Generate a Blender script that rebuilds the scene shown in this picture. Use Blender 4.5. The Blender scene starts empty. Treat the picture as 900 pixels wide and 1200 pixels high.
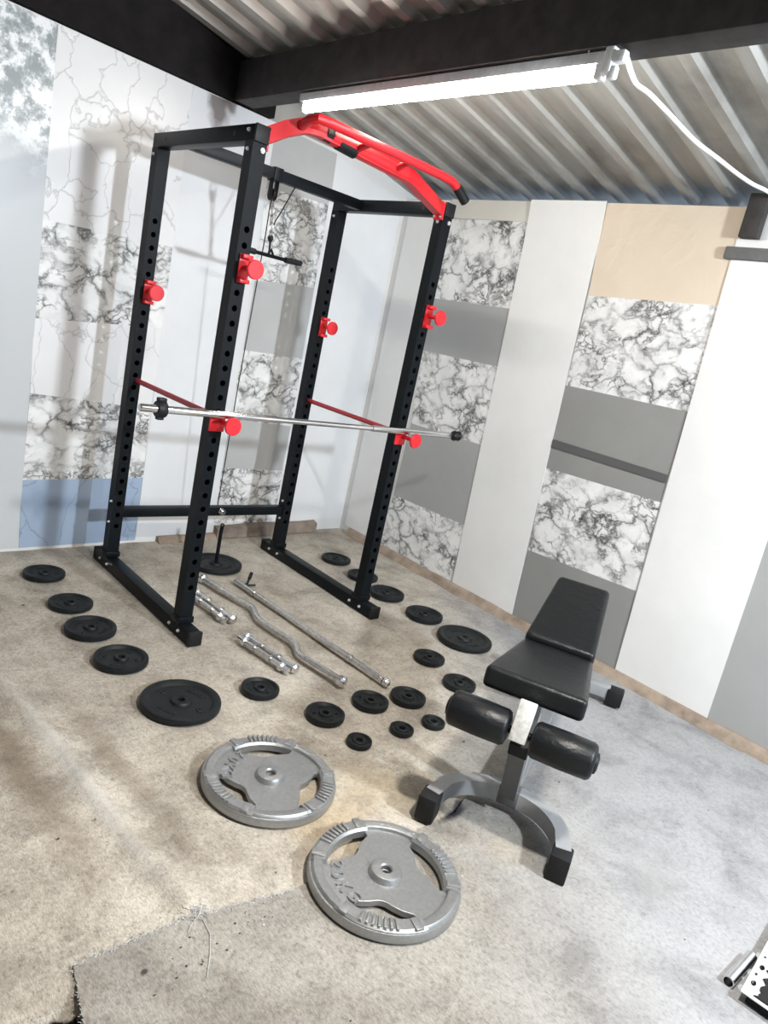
import bpy, bmesh, math, random
from math import pi, sin, cos, radians as R
from mathutils import Vector, Matrix, noise as mn
random.seed(7)
S = bpy.context.scene
C = S.collection

# ---------------------------------------------------------------- materials
def new_mat(name):
    m = bpy.data.materials.new(name); m.use_nodes = True
    return m, m.node_tree.nodes, m.node_tree.links, m.node_tree.nodes['Principled BSDF']
def coords(N, L, scale=(1,1,1), loc=(0,0,0), rot=(0,0,0)):
    t = N.new('ShaderNodeNewGeometry'); mp = N.new('ShaderNodeMapping')
    mp.inputs['Scale'].default_value = scale; mp.inputs['Location'].default_value = loc; mp.inputs['Rotation'].default_value = rot
    L.new(t.outputs['Position'], mp.inputs['Vector']); return mp.outputs['Vector']
def noise_(N, L, vec, scale, detail=4, rough=.6, dist=0):
    n = N.new('ShaderNodeTexNoise'); n.inputs['Scale'].default_value = scale; n.inputs['Detail'].default_value = detail
    n.inputs['Roughness'].default_value = rough; n.inputs['Distortion'].default_value = dist
    L.new(vec, n.inputs['Vector']); return n.outputs['Fac']
def ramp(N, L, fac, stops):
    r = N.new('ShaderNodeValToRGB'); e = r.color_ramp.elements
    while len(e) < len(stops): e.new(.5)
    for i, (p, c) in enumerate(stops):
        e[i].position = p; e[i].color = (c if len(c) == 4 else (*c, 1)) if hasattr(c, '__len__') else (c, c, c, 1)
    L.new(fac, r.inputs['Fac']); return r.outputs['Color']
def mix(N, L, fac, a, b, mode='MIX'):
    n = N.new('ShaderNodeMix'); n.data_type = 'RGBA'; n.blend_type = mode
    for v, i in ((fac, 0), (a, 6), (b, 7)):
        if hasattr(v, 'links'): L.new(v, n.inputs[i])
        else: n.inputs[i].default_value = v if i == 0 else ((*v, 1) if len(v) == 3 else v)
    return n.outputs[2]
def math_(N, L, op, a, b=0.0):
    n = N.new('ShaderNodeMath'); n.operation = op
    for v, i in ((a, 0), (b, 1)):
        if hasattr(v, 'links'): L.new(v, n.inputs[i])
        else: n.inputs[i].default_value = v
    return n.outputs[0]
def bump(N, L, h, P, strength=.3, dist=.01):
    b = N.new('ShaderNodeBump'); b.inputs['Strength'].default_value = strength; b.inputs['Distance'].default_value = dist
    L.new(h, b.inputs['Height']); L.new(b.outputs['Normal'], P.inputs['Normal'])

def simple(name, col, rough=.5, metal=0, var=.12, nscale=30, bs=0.0, bscale=200, coat=0, spec=.5):
    m, N, L, P = new_mat(name)
    v = coords(N, L)
    n = noise_(N, L, v, nscale)
    c = ramp(N, L, n, [(.3, tuple(x*(1-var) for x in col)), (.7, tuple(min(1, x*(1+var)) for x in col))])
    L.new(c, P.inputs['Base Color'])
    P.inputs['Roughness'].default_value = rough; P.inputs['Metallic'].default_value = metal
    P.inputs['Coat Weight'].default_value = coat; P.inputs['Specular IOR Level'].default_value = spec
    if bs: bump(N, L, noise_(N, L, v, bscale), P, bs, .002)
    return m

M = {}
M['black_metal'] = simple('black_metal', (.005,.007,.009), .42, 0, .2, 20, .05, 200, 0, .14)
M['black_plastic'] = simple('black_plastic', (.010,.011,.012), .5, spec=.25)
M['iron'] = simple('black_cast_iron', (.009,.011,.012), .5, 0, .35, 60, .25, 160, 0, .25)
M['red'] = simple('red_powder_coat', (.70,.013,.022), .4, 0, .08, 30)
M['red_dark'] = simple('red_safety_coat', (.42,.02,.035), .45, 0, .1, 30)
M['chrome'] = simple('chrome', (.72,.72,.73), .2, 1, .06, 40)
M['steel'] = simple('worn_chrome', (.62,.60,.57), .27, 1, .25, 60, .08, 120)
M['silver'] = simple('silver_hammertone', (.34,.345,.345), .36, .7, .10, 90, .3, 420)
M['frame_grey'] = simple('grey_frame_paint', (.36,.37,.38), .38, .35, .06, 30)
M['frame_dark'] = simple('dark_grey_frame_paint', (.12,.125,.13), .4, .3, .08, 30)
M['holder'] = simple('scuffed_pale_steel', (.62,.62,.58), .45, .3, .25, 60, .1, 90)
M['rubber'] = simple('black_rubber', (.012,.012,.013), .6, spec=.25)
M['white_plastic'] = simple('white_plastic', (.86,.86,.86), .4)
M['scuffed'] = simple('scuffed_white_paint', (.55,.55,.53), .5, 0, .3, 50, .2, 90)
M['bolt'] = simple('zinc_bolt', (.8,.8,.8), .3, .7)
M['cable'] = simple('white_cable', (.85,.86,.86), .45)
M['wood_dark'] = simple('dark_timber', (.040,.035,.034), .75, 0, .35, 12, .4, 60)
M['wood_black'] = simple('near_black_timber', (.010,.0085,.009), .85, 0, .35, 12, .3, 60, 0, .2)  # timber toned near black for the wall plate
M['wood_edge'] = simple('raw_timber_edge', (.30,.24,.15), .8, 0, .4, 14, .4, 60)
M['grey_hem'] = simple('grey_strip', (.15,.15,.15), .6)
M['added_wall_brown'] = simple('added_wall_dark_brown', (.10,.085,.07), .8, 0, .3, 6, .3, 40)  # dark tone keeps bounce low on the added walls
def leather():
    m, N, L, P = new_mat('black_vinyl_leather')
    v = coords(N, L)
    P.inputs['Base Color'].default_value = (.008,.009,.010,1); P.inputs['Roughness'].default_value = .36; P.inputs['Specular IOR Level'].default_value = .28
    w = noise_(N, L, coords(N, L, (6, 6, 14)), 3, 5, .55, 1.2)
    b = N.new('ShaderNodeMath'); b.operation = 'MULTIPLY_ADD'; b.inputs[1].default_value = .08
    L.new(noise_(N, L, v, 420, 2), b.inputs[0]); L.new(w, b.inputs[2])
    bump(N, L, b.outputs[0], P, .3, .008)
    return m
M['leather'] = leather()

def vinyl(name, col, rough=.32, wr=.25, scale=2.2, var=.05, crack=0):
    m, N, L, P = new_mat(name)
    v = coords(N, L)
    n = noise_(N, L, v, 1.7, 5)
    c = ramp(N, L, n, [(.3, tuple(x*(1-var) for x in col)), (.7, tuple(min(1, x*(1+var)) for x in col))])
    h = noise_(N, L, v, scale, 3, .5, 1.0)
    if crack:
        vo = N.new('ShaderNodeTexVoronoi'); vo.feature = 'DISTANCE_TO_EDGE'; vo.inputs['Scale'].default_value = crack
        wv = N.new('ShaderNodeVectorMath'); wv.operation = 'ADD'
        nt = N.new('ShaderNodeTexNoise'); nt.inputs['Scale'].default_value = 5; nt.inputs['Detail'].default_value = 4; L.new(v, nt.inputs['Vector'])
        sc = N.new('ShaderNodeVectorMath'); sc.operation = 'SCALE'; sc.inputs['Scale'].default_value = .25
        L.new(nt.outputs['Color'], sc.inputs[0]); L.new(v, wv.inputs[0]); L.new(sc.outputs[0], wv.inputs[1])
        mp = N.new('ShaderNodeMapping'); mp.inputs['Scale'].default_value = (1, 1, .55); L.new(wv.outputs[0], mp.inputs['Vector'])
        L.new(mp.outputs['Vector'], vo.inputs['Vector'])
        line = ramp(N, L, vo.outputs['Distance'], [(0, .70), (.007, .86), (.018, 1)])
        c = mix(N, L, 1, c, line, 'MULTIPLY')
        h = line
    L.new(c, P.inputs['Base Color']); P.inputs['Roughness'].default_value = rough
    bump(N, L, h, P, wr, .012)
    return m
M['white'] = vinyl('white_vinyl', (.82,.82,.805), .35, .5, 3.0)
M['white_cold'] = vinyl('white_gloss_vinyl', (.80,.815,.83), .25, .35, 2.6)
M['white_crack'] = vinyl('white_creased_vinyl', (.83,.825,.825), .33, .35, crack=4.5)
M['plaster'] = vinyl('painted_wall', (.74,.74,.725), .5, .2)
def wall_stain(m, cx, cy, cz, rx, rz, col, amt):
    N, L = m.node_tree.nodes, m.node_tree.links; P = N['Principled BSDF']
    src = P.inputs['Base Color'].links[0].from_socket
    mp = N.new('ShaderNodeMapping'); mp.vector_type = 'TEXTURE'; mp.inputs['Location'].default_value = (cx, cy, cz); mp.inputs['Scale'].default_value = (rx, 5, rz)
    g = N.new('ShaderNodeNewGeometry'); L.new(g.outputs['Position'], mp.inputs['Vector'])
    ln = N.new('ShaderNodeVectorMath'); ln.operation = 'LENGTH'; L.new(mp.outputs['Vector'], ln.inputs[0])
    d = math_(N, L, 'ADD', ln.outputs['Value'], math_(N, L, 'MULTIPLY', math_(N, L, 'SUBTRACT', noise_(N, L, g.outputs['Position'], 9, 4), .5), 1.2))
    L.new(mix(N, L, ramp(N, L, d, [(.45, amt), (1, 0)]), src, col), P.inputs['Base Color'])
wall_stain(M['white_cold'], .43, .34, 2.40, .085, .17, (.16,.13,.115), .85)
M['cream'] = vinyl('cream_vinyl', (.66,.64,.58), .45, .2)
M['grey'] = vinyl('grey_vinyl', (.38,.385,.38), .4, .35, 3, .06)
M['grey_dk'] = vinyl('dull_grey_vinyl', (.28,.28,.27), .4, .4, 4, .08)
M['grey_band'] = vinyl('dark_grey_band', (.105,.105,.105), .4, .2)
M['bluegrey'] = vinyl('blue_grey_vinyl', (.36,.45,.59), .35, .2, 3, .1, crack=3.2)
M['silver_v'] = vinyl('silver_grey_vinyl', (.50,.505,.50), .28, .3, 4, .08)
M['tan'] = vinyl('tan_cardboard', (.73,.62,.49), .6, .6, 6, .07)

def marble(name, seed):
    m, N, L, P = new_mat(name)
    v = coords(N, L, (1, 1, 1.25), (seed*1.7, seed*.9, seed*2.3), (.5, .5, 0))
    nt = N.new('ShaderNodeTexNoise'); nt.inputs['Scale'].default_value = 6; nt.inputs['Detail'].default_value = 6; nt.inputs['Roughness'].default_value = .62
    L.new(v, nt.inputs['Vector'])
    sc = N.new('ShaderNodeVectorMath'); sc.operation = 'SCALE'; sc.inputs['Scale'].default_value = .26
    L.new(nt.outputs['Color'], sc.inputs[0])
    wv = N.new('ShaderNodeVectorMath'); wv.operation = 'ADD'; L.new(v, wv.inputs[0]); L.new(sc.outputs[0], wv.inputs[1])
    def vor(s):
        vo = N.new('ShaderNodeTexVoronoi'); vo.feature = 'DISTANCE_TO_EDGE'; vo.inputs['Scale'].default_value = s
        L.new(wv.outputs[0], vo.inputs['Vector']); return vo.outputs['Distance']
    a = ramp(N, L, vor(6), [(0, .12), (.03, .42), (.09, .84), (.2, 1)])
    b = ramp(N, L, vor(14), [(0, .10), (.05, .5), (.14, 1)])
    mk1 = ramp(N, L, noise_(N, L, v, 5, 3), [(.36, 0), (.58, 1)])
    mk2 = ramp(N, L, noise_(N, L, v, 6.5, 3, .5, .5), [(.47, 0), (.62, 1)])
    a = mix(N, L, mk1, (1,1,1), a); b = mix(N, L, mk2, (1,1,1), b)
    g = ramp(N, L, noise_(N, L, wv.outputs[0], 7, 5), [(.3, .76), (.6, 1)])
    c = mix(N, L, 1, a, b, 'MULTIPLY'); c = mix(N, L, .8, c, g, 'MULTIPLY')
    c = mix(N, L, 1, c, (.90,.90,.89), 'MULTIPLY')
    L.new(c, P.inputs['Base Color']); P.inputs['Roughness'].default_value = .35
    bump(N, L, noise_(N, L, v, 3), P, .15, .01)
    return m
for i in range(10): M['marble%d' % i] = marble('black_veined_white_marble_%d' % i, i)

def dappled_vinyl():
    m, N, L, P = new_mat('silver_vinyl_painted_dapple')
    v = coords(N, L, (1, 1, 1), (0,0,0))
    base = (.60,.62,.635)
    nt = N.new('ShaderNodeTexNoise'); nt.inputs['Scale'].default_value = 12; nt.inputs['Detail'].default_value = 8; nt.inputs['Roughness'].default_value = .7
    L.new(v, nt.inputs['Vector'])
    light_blot = ramp(N, L, nt.outputs['Fac'], [(.44, (.30,.33,.34)), (.5, (.52,.55,.56)), (.56, (.95,.96,.97))])  # leafy dapple of light painted into the sheet colour
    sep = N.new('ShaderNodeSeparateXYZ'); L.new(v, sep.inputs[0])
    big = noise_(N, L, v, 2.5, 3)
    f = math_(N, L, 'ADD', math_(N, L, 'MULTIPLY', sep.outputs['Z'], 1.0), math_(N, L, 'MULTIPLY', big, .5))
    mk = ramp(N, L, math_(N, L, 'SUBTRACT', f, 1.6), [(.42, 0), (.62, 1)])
    c = mix(N, L, mk, base, light_blot)
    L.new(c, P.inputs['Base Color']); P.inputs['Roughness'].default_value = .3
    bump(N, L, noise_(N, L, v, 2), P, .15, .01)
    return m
M['painted_dapple'] = dappled_vinyl()

def carpet(name, c1, c2, pit=False):
    m, N, L, P = new_mat(name)
    v = coords(N, L)
    big = noise_(N, L, v, 1.6, 5, .6, .6)
    c = ramp(N, L, big, [(.3, c1), (.68, c2)])
    # brown wear, mid-size
    w = ramp(N, L, noise_(N, L, coords(N, L, (1,1,1), (5,3,0)), 4.5, 6, .65, .8), [(.47, 0), (.72, .5)])
    c = mix(N, L, w, c, (.20,.165,.125))
    # fibres: streaked fine noise
    st = noise_(N, L, coords(N, L, (260, 90, 90), (0,0,0), (0,0,.7)), 1, 3, .7)
    c = mix(N, L, .75, c, ramp(N, L, st, [(.3, .62), (.7, 1.18)]), 'MULTIPLY')
    sp = noise_(N, L, v, 75, 5, .75)
    c = mix(N, L, .7, c, ramp(N, L, sp, [(.34, .55), (.5, 1.0), (.75, 1.12)]), 'MULTIPLY')
    dk = ramp(N, L, noise_(N, L, v, 38, 2, .5), [(.70, 1), (.76, .45)])
    c = mix(N, L, .6, c, dk, 'MULTIPLY')
    def stain(cx, cy, rx, ry, rot, col, amt, c, soft=.6):
        mp = N.new('ShaderNodeMapping'); mp.vector_type = 'TEXTURE'
        mp.inputs['Location'].default_value = (cx, cy, 0); mp.inputs['Rotation'].default_value = (0,0,rot); mp.inputs['Scale'].default_value = (rx, ry, 50)
        g = N.new('ShaderNodeNewGeometry'); L.new(g.outputs['Position'], mp.inputs['Vector'])
        ln = N.new('ShaderNodeVectorMath'); ln.operation = 'LENGTH'; L.new(mp.outputs['Vector'], ln.inputs[0])
        d = math_(N, L, 'ADD', ln.outputs['Value'], math_(N, L, 'MULTIPLY', math_(N, L, 'SUBTRACT', noise_(N, L, v, 14, 4), .5), .9))
        f = ramp(N, L, d, [(1-soft, amt), (1, 0)])
        return mix(N, L, f, c, col)
    c = stain(-.86,-1.45,.10,.75,.05,(.17,.13,.09),.75,c,.8)      # worn track left of the seam
    c = stain(-.60,-1.6,.06,.7,.05,(.2,.155,.11),.55,c,.8)
    c = stain(-.735,-1.55,.035,.75,.06,(.62,.60,.57),.5,c,.8)
    c = stain(-.14,-2.12,.20,.22,0,(.40,.29,.15),.5,c,.7)        # ochre coloured patch between the silver plates
    c = stain(.10,-2.05,.16,.22,.3,(.40,.30,.16),.40,c,.8)
    c = stain(.33,-2.47,.16,.10,.4,(.45,.36,.2),.35,c,.7)
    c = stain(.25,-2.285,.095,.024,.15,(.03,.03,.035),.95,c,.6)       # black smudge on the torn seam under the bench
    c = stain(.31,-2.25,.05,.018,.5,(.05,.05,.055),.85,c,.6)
    if pit: c = stain(-1.045,-2.405,.085,.085,.15,(.004,.004,.005),1,c,.12)      # near-black patch in the gap
    c = stain(-.845,-2.335,.012,.008,.4,(.06,.05,.045),.9,c,.5)
    # cool tone of the mixed light, put into the colour on the right
    gx = N.new('ShaderNodeSeparateXYZ'); L.new(v, gx.inputs[0])
    fx = math_(N, L, 'SUBTRACT', gx.outputs['X'], math_(N, L, 'MULTIPLY', math_(N, L, 'ADD', gx.outputs['Y'], 1.6), .9))
    fx = math_(N, L, 'ADD', math_(N, L, 'MULTIPLY', fx, .5), math_(N, L, 'MULTIPLY', math_(N, L, 'SUBTRACT', noise_(N, L, v, 3, 4), .5), .25))
    fx = ramp(N, L, fx, [(.42, 0), (.80, 1)])
    c = mix(N, L, fx, c, mix(N, L, .85, (.35,.35,.355), mix(N, L, .5, ramp(N, L, st, [(.3, .62), (.7, 1.18)]), ramp(N, L, sp, [(.34, .55), (.5, 1.0), (.75, 1.12)])), 'MULTIPLY'))
    c = mix(N, L, 1, c, ramp(N, L, noise_(N, L, v, 4.2, 7, .68, .4), [(.34, .70), (.52, 1.0), (.7, 1.08)]), 'MULTIPLY')
    c = stain(.62,-2.82,.16,.10,.4,(.27,.265,.255),.5,c,.9); c = stain(1.02,-2.45,.14,.09,.2,(.30,.295,.285),.45,c,.9)
    L.new(c, P.inputs['Base Color']); P.inputs['Roughness'].default_value = .95; P.inputs['Specular IOR Level'].default_value = .1
    hb = mix(N, L, .5, st, sp)
    bump(N, L, hb, P, .6, .006)
    return m
M['carpet'] = carpet('worn_beige_carpet', (.40,.355,.295), (.60,.55,.475), True)
M['carpet_scrap'] = carpet('worn_brown_carpet', (.25,.22,.185), (.42,.385,.34))
M['carpet_front'] = carpet('worn_grey_carpet', (.24,.225,.20), (.40,.375,.335))
M['carpet_edge'] = simple('brown_carpet_edge', (.30,.235,.18), .95, 0, .3, 12, .6, 120)
M['ledge'] = simple('dusty_brown_ledge', (.24,.195,.16), .95, 0, .3, 14, .6, 90)
M['fray'] = simple('frayed_white_fibre', (.50,.50,.49), .9)

def roofmat():
    m, N, L, P = new_mat('aged_galvanised_sheet')
    v = coords(N, L, (1.2, 7, 1))
    c = ramp(N, L, noise_(N, L, v, 2, 5), [(.3, (.33,.32,.295)), (.7, (.47,.46,.43))])
    c = mix(N, L, ramp(N, L, noise_(N, L, coords(N, L), 3, 6), [(.5, 0), (.72, .5)]), c, (.12,.10,.085))
    L.new(c, P.inputs['Base Color']); P.inputs['Roughness'].default_value = .5; P.inputs['Metallic'].default_value = .35
    return m
M['roof'] = roofmat()
m, N, L, P = new_mat('fluorescent_tube')
P.inputs['Base Color'].default_value = (1,1,1,1); P.inputs['Emission Color'].default_value = (1,.955,.87,1); P.inputs['Emission Strength'].default_value = 80
M['tube'] = m

# ---------------------------------------------------------------- mesh helpers
class MB:
    def __init__(s): s.b = bmesh.new()
    def xf(s, vs, Mx):
        if Mx is not None: bmesh.ops.transform(s.b, matrix=Mx, verts=vs)
    def box(s, c, size, Mx=None, bev=0, seg=2):
        r = bmesh.ops.create_cube(s.b, size=1); vs = r['verts']
        bmesh.ops.scale(s.b, vec=size, verts=vs); bmesh.ops.translate(s.b, vec=c, verts=vs)
        if bev:
            es = list({e for v in vs for e in v.link_edges})
            rr = bmesh.ops.bevel(s.b, geom=es, offset=bev, segments=seg, profile=.5, affect='EDGES')
            vs = list({v for f in rr['faces'] for v in f.verts} | {v for v in vs if v.is_valid})
        s.xf(vs, Mx); return s
    def ring_loft(s, rings, close=True, cap=True):
        rs = [[s.b.verts.new(p) for p in r] for r in rings]
        n = len(rs[0])
        for a, b in zip(rs, rs[1:]):
            for i in range(n if close else n-1):
                j = (i+1) % n
                try: s.b.faces.new((a[i], a[j], b[j], b[i]))
                except ValueError: pass
        if cap:
            for r, fl in ((rs[0], True), (rs[-1], False)):
                try: s.b.faces.new(list(reversed(r)) if fl else r)
                except ValueError: pass
        return s
    def tube(s, pts, r, n=10, cap=True, sq=False):
        pts = [Vector(p) for p in pts]; rings = []; up = None
        rr = r if hasattr(r, '__len__') else [r]*len(pts)
        for i, p in enumerate(pts):
            t = ((pts[min(i+1, len(pts)-1)]-p).normalized() + (p-pts[max(i-1, 0)]).normalized())
            t = t.normalized()
            if up is None:
                up = Vector((0,0,1)) if abs(t.z) < .9 else Vector((1,0,0))
            up = (up - t*up.dot(t)).normalized(); sd = t.cross(up)
            k = 1.0
            if 0 < i < len(pts)-1:
                k = 1/max(.5, cos(.5*(pts[i+1]-p).angle(p-pts[i-1]))) if sq else 1.0
            if sq:
                w, h = (rr[i] if hasattr(rr[i], '__len__') else (rr[i], rr[i]))
                rings.append([p+sd*w*a*k+up*h*b for a, b in ((1,1),(-1,1),(-1,-1),(1,-1))])
            else:
                rings.append([p+(sd*cos(2*pi*j/n)+up*sin(2*pi*j/n))*rr[i] for j in range(n)])
        return s.ring_loft(rings, True, cap)
    def lathe(s, prof, c=(0,0,0), n=48, Mx=None, closed=False):
        k0 = len(s.b.verts)
        rings = []
        for r, z in prof:
            rings.append([s.b.verts.new((c[0]+r*cos(2*pi*j/n), c[1]+r*sin(2*pi*j/n), c[2]+z)) for j in range(n)])
        prs = list(zip(rings, rings[1:]))
        if closed: prs.append((rings[-1], rings[0]))
        for a, b in prs:
            for i in range(n):
                j = (i+1) % n
                s.b.faces.new((a[i], a[j], b[j], b[i]))
        s.b.verts.ensure_lookup_table()
        s.xf(list(s.b.verts)[k0:], Mx); return s
    def cyl(s, p0, p1, r, n=16): return s.tube([p0, p1], r, n)
    def build(s, name, m, parent=None, smooth=35):
        bmesh.ops.recalc_face_normals(s.b, faces=s.b.faces)
        me = bpy.data.meshes.new(name); s.b.to_mesh(me); s.b.free()
        return link(name, me, m, parent, smooth)
def link(name, me, m, parent=None, smooth=35):
    o = bpy.data.objects.new(name, me); C.objects.link(o)
    if m: me.materials.append(M[m] if isinstance(m, str) else m)
    if smooth:
        for p in me.polygons: p.use_smooth = True
        me.set_sharp_from_angle(angle=R(smooth))
    if parent: o.parent = parent
    return o
def tag(o, label=None, cat=None, group=None, kind=None):
    if label: o['label'] = label
    if cat: o['category'] = cat
    if group: o['group'] = group
    if kind: o['kind'] = kind
    return o
def thing(name, label, cat, loc=(0,0,0), rz=0, group=None):
    o = bpy.data.objects.new(name, None); C.objects.link(o); o.empty_display_size = .05
    o.location = loc; o.rotation_euler = (0,0,rz); return tag(o, label, cat, group)
def copy_tree(o, parent=None):
    c = o.copy(); C.objects.link(c)
    if parent: c.parent = parent
    for ch in list(o.children): copy_tree(ch, c)
    return c
def shape2d(outlines, depth, bev=0, name='s'):
    cu = bpy.data.curves.new(name, 'CURVE'); cu.dimensions = '2D'; cu.fill_mode = 'BOTH'
    cu.extrude = depth/2 - bev; cu.bevel_depth = bev; cu.bevel_resolution = 1
    for pts in outlines:
        sp = cu.splines.new('POLY'); sp.points.add(len(pts)-1); sp.use_cyclic_u = True
        for q, p in zip(sp.points, pts): q.co = (p[0], p[1], 0, 1)
    o = bpy.data.objects.new(name, cu)
    C.objects.link(o); bpy.context.view_layer.update()
    me = bpy.data.meshes.new_from_object(o.evaluated_get(bpy.context.evaluated_depsgraph_get()))
    bpy.data.objects.remove(o); return me
def text_mesh(ch, size, depth):
    cu = bpy.data.curves.new('t', 'FONT'); cu.body = ch; cu.size = size; cu.extrude = depth; cu.align_x = 'CENTER'; cu.align_y = 'CENTER'; cu.offset = size*.02
    o = bpy.data.objects.new('t', cu); C.objects.link(o); bpy.context.view_layer.update()
    me = bpy.data.meshes.new_from_object(o.evaluated_get(bpy.context.evaluated_depsgraph_get()))
    bpy.data.objects.remove(o); return me

# ---------------------------------------------------------------- camera
cam = bpy.data.cameras.new('camera'); co = bpy.data.objects.new('camera', cam); C.objects.link(co)
yaw, pit, rol = .781977, -.239734, .215741
f = Vector((sin(yaw)*cos(pit), cos(yaw)*cos(pit), sin(pit))); r = Vector((cos(yaw), -sin(yaw), 0)); u = r.cross(f)
r2 = r*cos(rol)+u*sin(rol); u2 = -r*sin(rol)+u*cos(rol)
mw = Matrix((r2, u2, -f)).transposed().to_4x4(); mw.translation = (-1.55272, -3.47712, 1.47187)
co.matrix_world = mw
cam.sensor_fit = 'VERTICAL'; cam.sensor_height = 36; cam.lens = 852.287/1200*36
S.camera = co

# ---------------------------------------------------------------- setting
def floor_grid():
    x0, x1, y0, y1, st = -2.8, 2.0, -4.8, .52, .02
    nx, ny = int((x1-x0)/st)+1, int((y1-y0)/st)+1
    vs, fs = [], []
    seam = [(-.786,-.999),(-.731,-1.368),(-.712,-1.753),(-.685,-2.036),(-.67,-2.225)]
    def seamx(y):
        if y > seam[0][1]: return seam[0][0]-(y-seam[0][1])*.15
        for (a, b), (c, d) in zip(seam, seam[1:]):
            if d <= y <= b: return c+(a-c)*(y-d)/(b-d)
        return None
    for j in range(ny):
        for i in range(nx):
            x, y = x0+i*st, y0+j*st
            z = -.003+.003*mn.noise((x*2.2, y*2.2, 0))
            sx = seamx(y)
            if sx is not None:
                k = min(1, max(0, (.2-y)/.9))
                z += k*.020*math.exp(-((x-sx)/.028)**2)
            # low rucks in the carpet
            z += .0025*mn.noise((x*6+3, y*6, 2)) - .002
            if -1.12 < x < -.96 and y < -2.28: z -= .03*max(0, 1-abs(x+1.02)/.05)*min(1, (-2.28-y)/.03)
            vs.append((x, y, z))
    for j in range(ny-1):
        for i in range(nx-1):
            a = j*nx+i; fs.append((a, a+1, a+nx+1, a+nx))
    me = bpy.data.meshes.new('floor'); me.from_pydata(vs, [], fs)
    return tag(link('floor', me, 'carpet', None, 180), 'worn beige carpeted garage floor', 'floor', kind='structure')
floor_grid()

# back wall: runs at a slight angle
A0 = Vector((-.44, .28, 0)); bd = Vector((2.37, .18, 0)).normalized(); bn = Vector((.18, -2.37, 0)).normalized()
Mback = Matrix((bd, -bn, Vector((0,0,1)))).transposed().to_4x4(); Mback.translation = A0 - bd*(-.44)
def bq(m, t0, t1, z0, z1, o0, o1):       # box in back-wall coordinates; o = distance in front of the wall
    m.box(((t0+t1)/2, -(o0+o1)/2, (z0+z1)/2), (t1-t0, abs(o1-o0), z1-z0), Mback)
w = MB(); bq(w, -2.7, 2.05, -.05, 2.44, -.1, 0)
tag(w.build('wall_back', 'plaster'), kind='structure')
w = MB(); w.box((1.934+.06, -1.9, 1.14), (.12, 5.4, 2.40)); tag(w.build('wall_right', 'plaster'), kind='structure')
zr = lambda x: 2.385+.19*(1.93-x)
def roof():
    b = MB(); rings = []
    p = .2; ys = []
    y = .62
    while y > -5:
        ys += [(y, .036), (y-.113, .036), (y-.132, 0), (y-.182, 0)]; y -= p
    rows = [[b.b.verts.new((x, yy, zr(x)+h+.006*mn.noise((yy*3, x, 0)))) for yy, h in ys] for x in (-2.9, -1.2, .5, 1.2, 2.25)]
    for a, c in zip(rows, rows[1:]):
        for i in range(len(ys)-1): b.b.faces.new((a[i], a[i+1], c[i+1], c[i]))
    rows2 = None
    o = b.build('ceiling', 'roof', None, 20)
    sm = o.modifiers.new('t', 'SOLIDIFY'); sm.thickness = .0012; sm.offset = 1
    return tag(o, kind='structure')
roof()
# beam under the roof, running away from the back wall
w = MB(); w.box((.56, -2.25, 2.54), (.12, 5.2, .19), None, .006)
tag(w.build('trim_1', 'wood_dark'), 'dark timber beam carrying the tube light', 'beam', kind='structure')
w = MB(); w.box((.635, -3.3, 2.51), (.03, 3.1, .05), None, .004)
w.build('trim_2', 'wood_edge'); tag(bpy.data.objects['trim_2'], kind='structure')
# wall plate on top of the back wall, its top cut to the slope of the roof
w = MB()
w.ring_loft([[Mback @ Vector((t, -o, z)) for o, z in ((-.3, 2.445), (.035, 2.445), (.035, zr(t)-.004), (-.3, zr(t)-.004))] for t in (-2.75, .76)])
tag(w.build('trim_3', 'wood_black'), kind='structure')
w = MB()
w.ring_loft([[Mback @ Vector((t, -o, z)) for o, z in ((-.1, zz), (-.02, zz), (-.02, zr(t)+.03), (-.1, zr(t)+.03))] for t, zz in ((.70, 2.43), (1.0, 2.42), (1.5, 2.36), (1.98, 2.25))])
tag(w.build('trim_6', 'roof'), kind='structure')
# unseen walls added to block sky light; the near one has a doorway
w = MB(); w.box((-2.76, -2.2, 1.4), (.1, 5.6, 3.0)); tag(w.build('wall_left_added', 'added_wall_brown'), kind='structure')
w = MB(); w.box((-1.75, -4.85, 1.4), (2.2, .1, 3.0)); w.box((1.95, -4.85, 1.4), (.7, .1, 3.0)); w.box((.48, -4.85, 2.62), (2.3, .1, .6))
tag(w.build('wall_near_added', 'added_wall_brown'), kind='structure')
# corner batten and the dark post end showing over the right wall
w = MB(); w.box((1.905, -1.90, 2.30), (.045, .085, .19), None, .004); w.build('trim_4', 'wood_dark'); tag(bpy.data.objects['trim_4'], kind='structure')
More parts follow.
